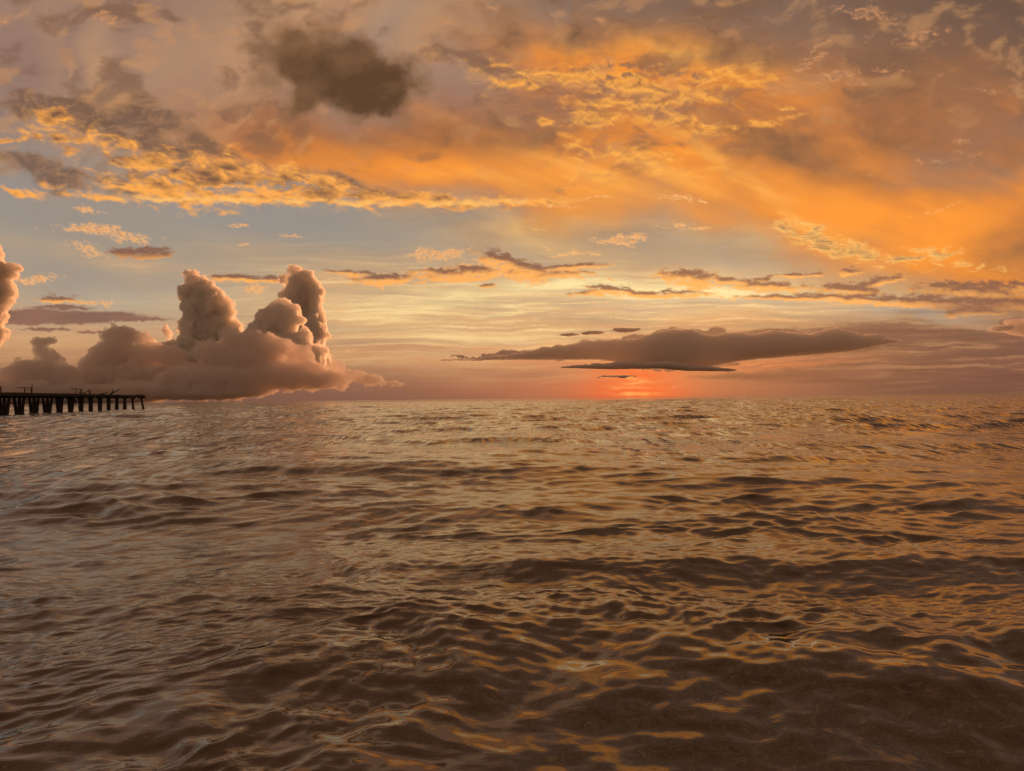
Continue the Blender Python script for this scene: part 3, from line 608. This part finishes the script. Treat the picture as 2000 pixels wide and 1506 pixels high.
for i, s in enumerate(S):
    k = i - 2
    nears = k <= 4
    if k <= 3: offs = [(-.98, -.30), (.03, 0), (.98, .30)]
    elif k == 4: offs = [(-.70, -.14), (0, 0), (.70, .14)]
    elif k == 5: offs = [(-.62, -.08), (.10, 0), (.60, .08)]
    elif k == 6: offs = [(-.38, -.09), (.38, .09)]
    elif k <= 8: offs = [(-.32, -.05), (.32, .05)]
    elif k == 9: offs = [(-.22, -.03), (.22, .03)]
    else: offs = [(0, 0)]
    lean = {12: .25, 13: .75}.get(k, 0)
    for a_, b_ in offs:
        bm = bmesh.new()
        r_t = .31 if k <= 9 else (.36 if k < 12 else .31); r_b = .36 if k <= 9 else (.42 if k < 12 else .31)
        if k in (10, 11): r_t, r_b = .44, .47
        pile_bm(bm, pp(s + rnd.uniform(-.1, .1), a_, under+.1), pp(s + lean*.4, b_ + lean, -.9), r_t, r_b, rnd)
        part('pile', bm, concrete, pier, smooth=True)
    bm = bmesh.new()
    w = max(abs(offs[0][0]), .5) + .45
    bar(bm, pp(s, -w, under+.12), pp(s, w, under+.12), .62, d0=.42)
    part('pile_cap', bm, concrete, pier)
# spans between the bents: two stringers and a slab each, sagging and shifted by storms
edge_drop = {12: .02, 13: -.02, 14: .04, 15: .0}
for i in range(len(S)-1):
    s0, s1 = S[i], S[i+1]; k = i-2
    zt = top - .004*i*2 + rnd.uniform(-.03, .03) - (.14 if k == 11 else 0) - (.05 if k == 10 else 0)
    W = 1.75 if k < 6 else (1.3 if k < 10 else 1.0)
    for c in ((-W+.2), 0, (W-.2)):
        bm = bmesh.new(); bar(bm, pp(s0-.3, c, under+.52 + rnd.uniform(-.05, .03)), pp(s1+.3, c, under+.52 + rnd.uniform(-.05, .03)), .28, d0=.46)
        part('stringer', bm, timber, pier)
    bm = bmesh.new(); z0 = zt-.10
    bar(bm, pp(s0+.02, 0, z0 + rnd.uniform(-.03, .03)), pp(s1-.02, 0, z0 + rnd.uniform(-.03, .03)), W*2, d0=.2)
    part('deck_slab', bm, concrete, pier)
    # deck boards still lying on the slab
    nb = 9
    for j in range(nb):
        if rnd.random() < .28 or k == 11: continue
        s = s0 + (j+.5)*(s1-s0)/nb
        bm = bmesh.new(); bar(bm, pp(s, -W-.1+rnd.uniform(-.12, .1), zt+.04), pp(s, W+.1+rnd.uniform(-.1, .12), zt+.04+rnd.uniform(-.01, .02)), .5, d0=.07)
        part('deck_board', bm, timber, pier)
    for c in (-W, W):                                                     # edge beam
        if rnd.random() < .2 and k > 5: continue
        bm = bmesh.new(); bar(bm, pp(s0-.05, c*1.03, zt-.28+rnd.uniform(-.04, .04)), pp(s1+.05, c*1.03, zt-.28+rnd.uniform(-.04, .04)), .16, d0=.34)
        part('edge_beam', bm, timber, pier)
sE = S[-1]
bm = bmesh.new(); bar(bm, pp(sE-.2, -.9, under+.42), pp(sE-.2, 1.35, under+.40), .9, d0=.36); part('deck_slab', bm, concrete, pier, 'broken slab end sticking out over the last pile')
bm = bmesh.new(); bar(bm, pp(sE-6, .9, top+.02), pp(sE-1.0, 1.0, top-.05), .34, d0=.16); part('edge_beam', bm, timber, pier)
# leftovers of the railings; positions read along the pier, px = chart units at that distance
def P(px, py, c=1.6):
    """the point of the pier's side (c metres across) seen at chart x = px, at the height seen at chart y = py"""
    lo, hi = -30.0, 110.0
    for _ in range(50):
        m = (lo+hi)/2; w = PIER0 + pp(m, c, 3); x = 1000 + FOCAL*w.x/w.y
        if x < px: lo = m
        else: hi = m
    w = PIER0 + pp(lo, c, 0); hy = 777.5 - .01105*(px-1000)
    return pp(lo, c, EYE + (hy-py)*w.y/FOCAL)
def members(name, lst, m, label=None, parent=pier):
    bm = bmesh.new()
    for (x0, y0, x1, y1, w) in lst: bar(bm, P(x0, y0), P(x1, y1), w)
    return part(name, bm, m, parent, label)
def railing(label, rail, posts, mids, extra=()):
    r = members('railing', [rail], rust, label)
    for p_ in posts: members('post', [p_], rust, None, r)
    for p_ in mids: members('rail', [p_], rust, None, r)
    return r
railing('short railing with overhanging top rail and a tall bent post', (33.5, 757.3, 63.2, 757.0, .15), [(48, 757, 48, 769, .14), (60.8, 757, 60.8, 769, .13), (62.6, 750.3, 62.4, 769, .10)], [(48, 761.6, 61, 761.4, .09)])
railing('short railing with overhanging top rail beside a broken sloping rail', (138, 759.4, 159.8, 760.2, .16), [(148.6, 760, 147.6, 770, .13), (158.6, 760, 158.2, 771, .24), (154.8, 765, 156, 770, .10)], [])
railing('sloping broken rail on two posts', (160.5, 768.4, 176, 761.6, .17), [(175.2, 762, 175, 771.5, .22), (166.3, 766, 166.4, 771, .12)], [])
railing('railing corner cut by the edge of the picture', (-14, 755.2, 2, 755.2, .16), [(1.4, 755, 1.3, 769, .17), (-11, 755, -11, 769, .17)], [(-11, 761, 1, 761, .1)])
members('hanging_timber', [(145.5, 777, 147, 786, .20), (147, 785, 148.6, 793, .13)], timber, 'splintered timber dangling under the deck')
members('hanging_timber', [(50.6, 776, 51.6, 781, .12)], timber)
members('hanging_rod', [(47.5, 777, 47.2, 806, .035)], rust)
# loose timbers lying on the deck
def loose(name, label, lst, base):
    b = P(*base); bm = bmesh.new()
    for (x0, y0, x1, y1, w0, w1) in lst: bar(bm, P(x0, y0)-b, P(x1, y1)-b, w0, w1)
    o = part(name, bm, timber, None); o.location = PIER0 + b
    o['label'] = label; o['category'] = 'timber'; o['group'] = 'loose timbers on the pier deck'; return o
loose('broken_timber', 'single thick timber tilted up on the pier deck, left of the crossed pair', [(193, 771.2, 210, 766.6, .34, .20)], (193, 771.5))
loose('broken_timber', 'long timber of the crossed pair, reaching furthest right over the pier deck', [(213.5, 771.0, 233.5, 760.6, .30, .12)], (214, 771.5))
loose('broken_timber', 'short steep timber of the crossed pair on the pier deck', [(216.5, 770.6, 221.4, 760.5, .30, .17)], (217, 771))
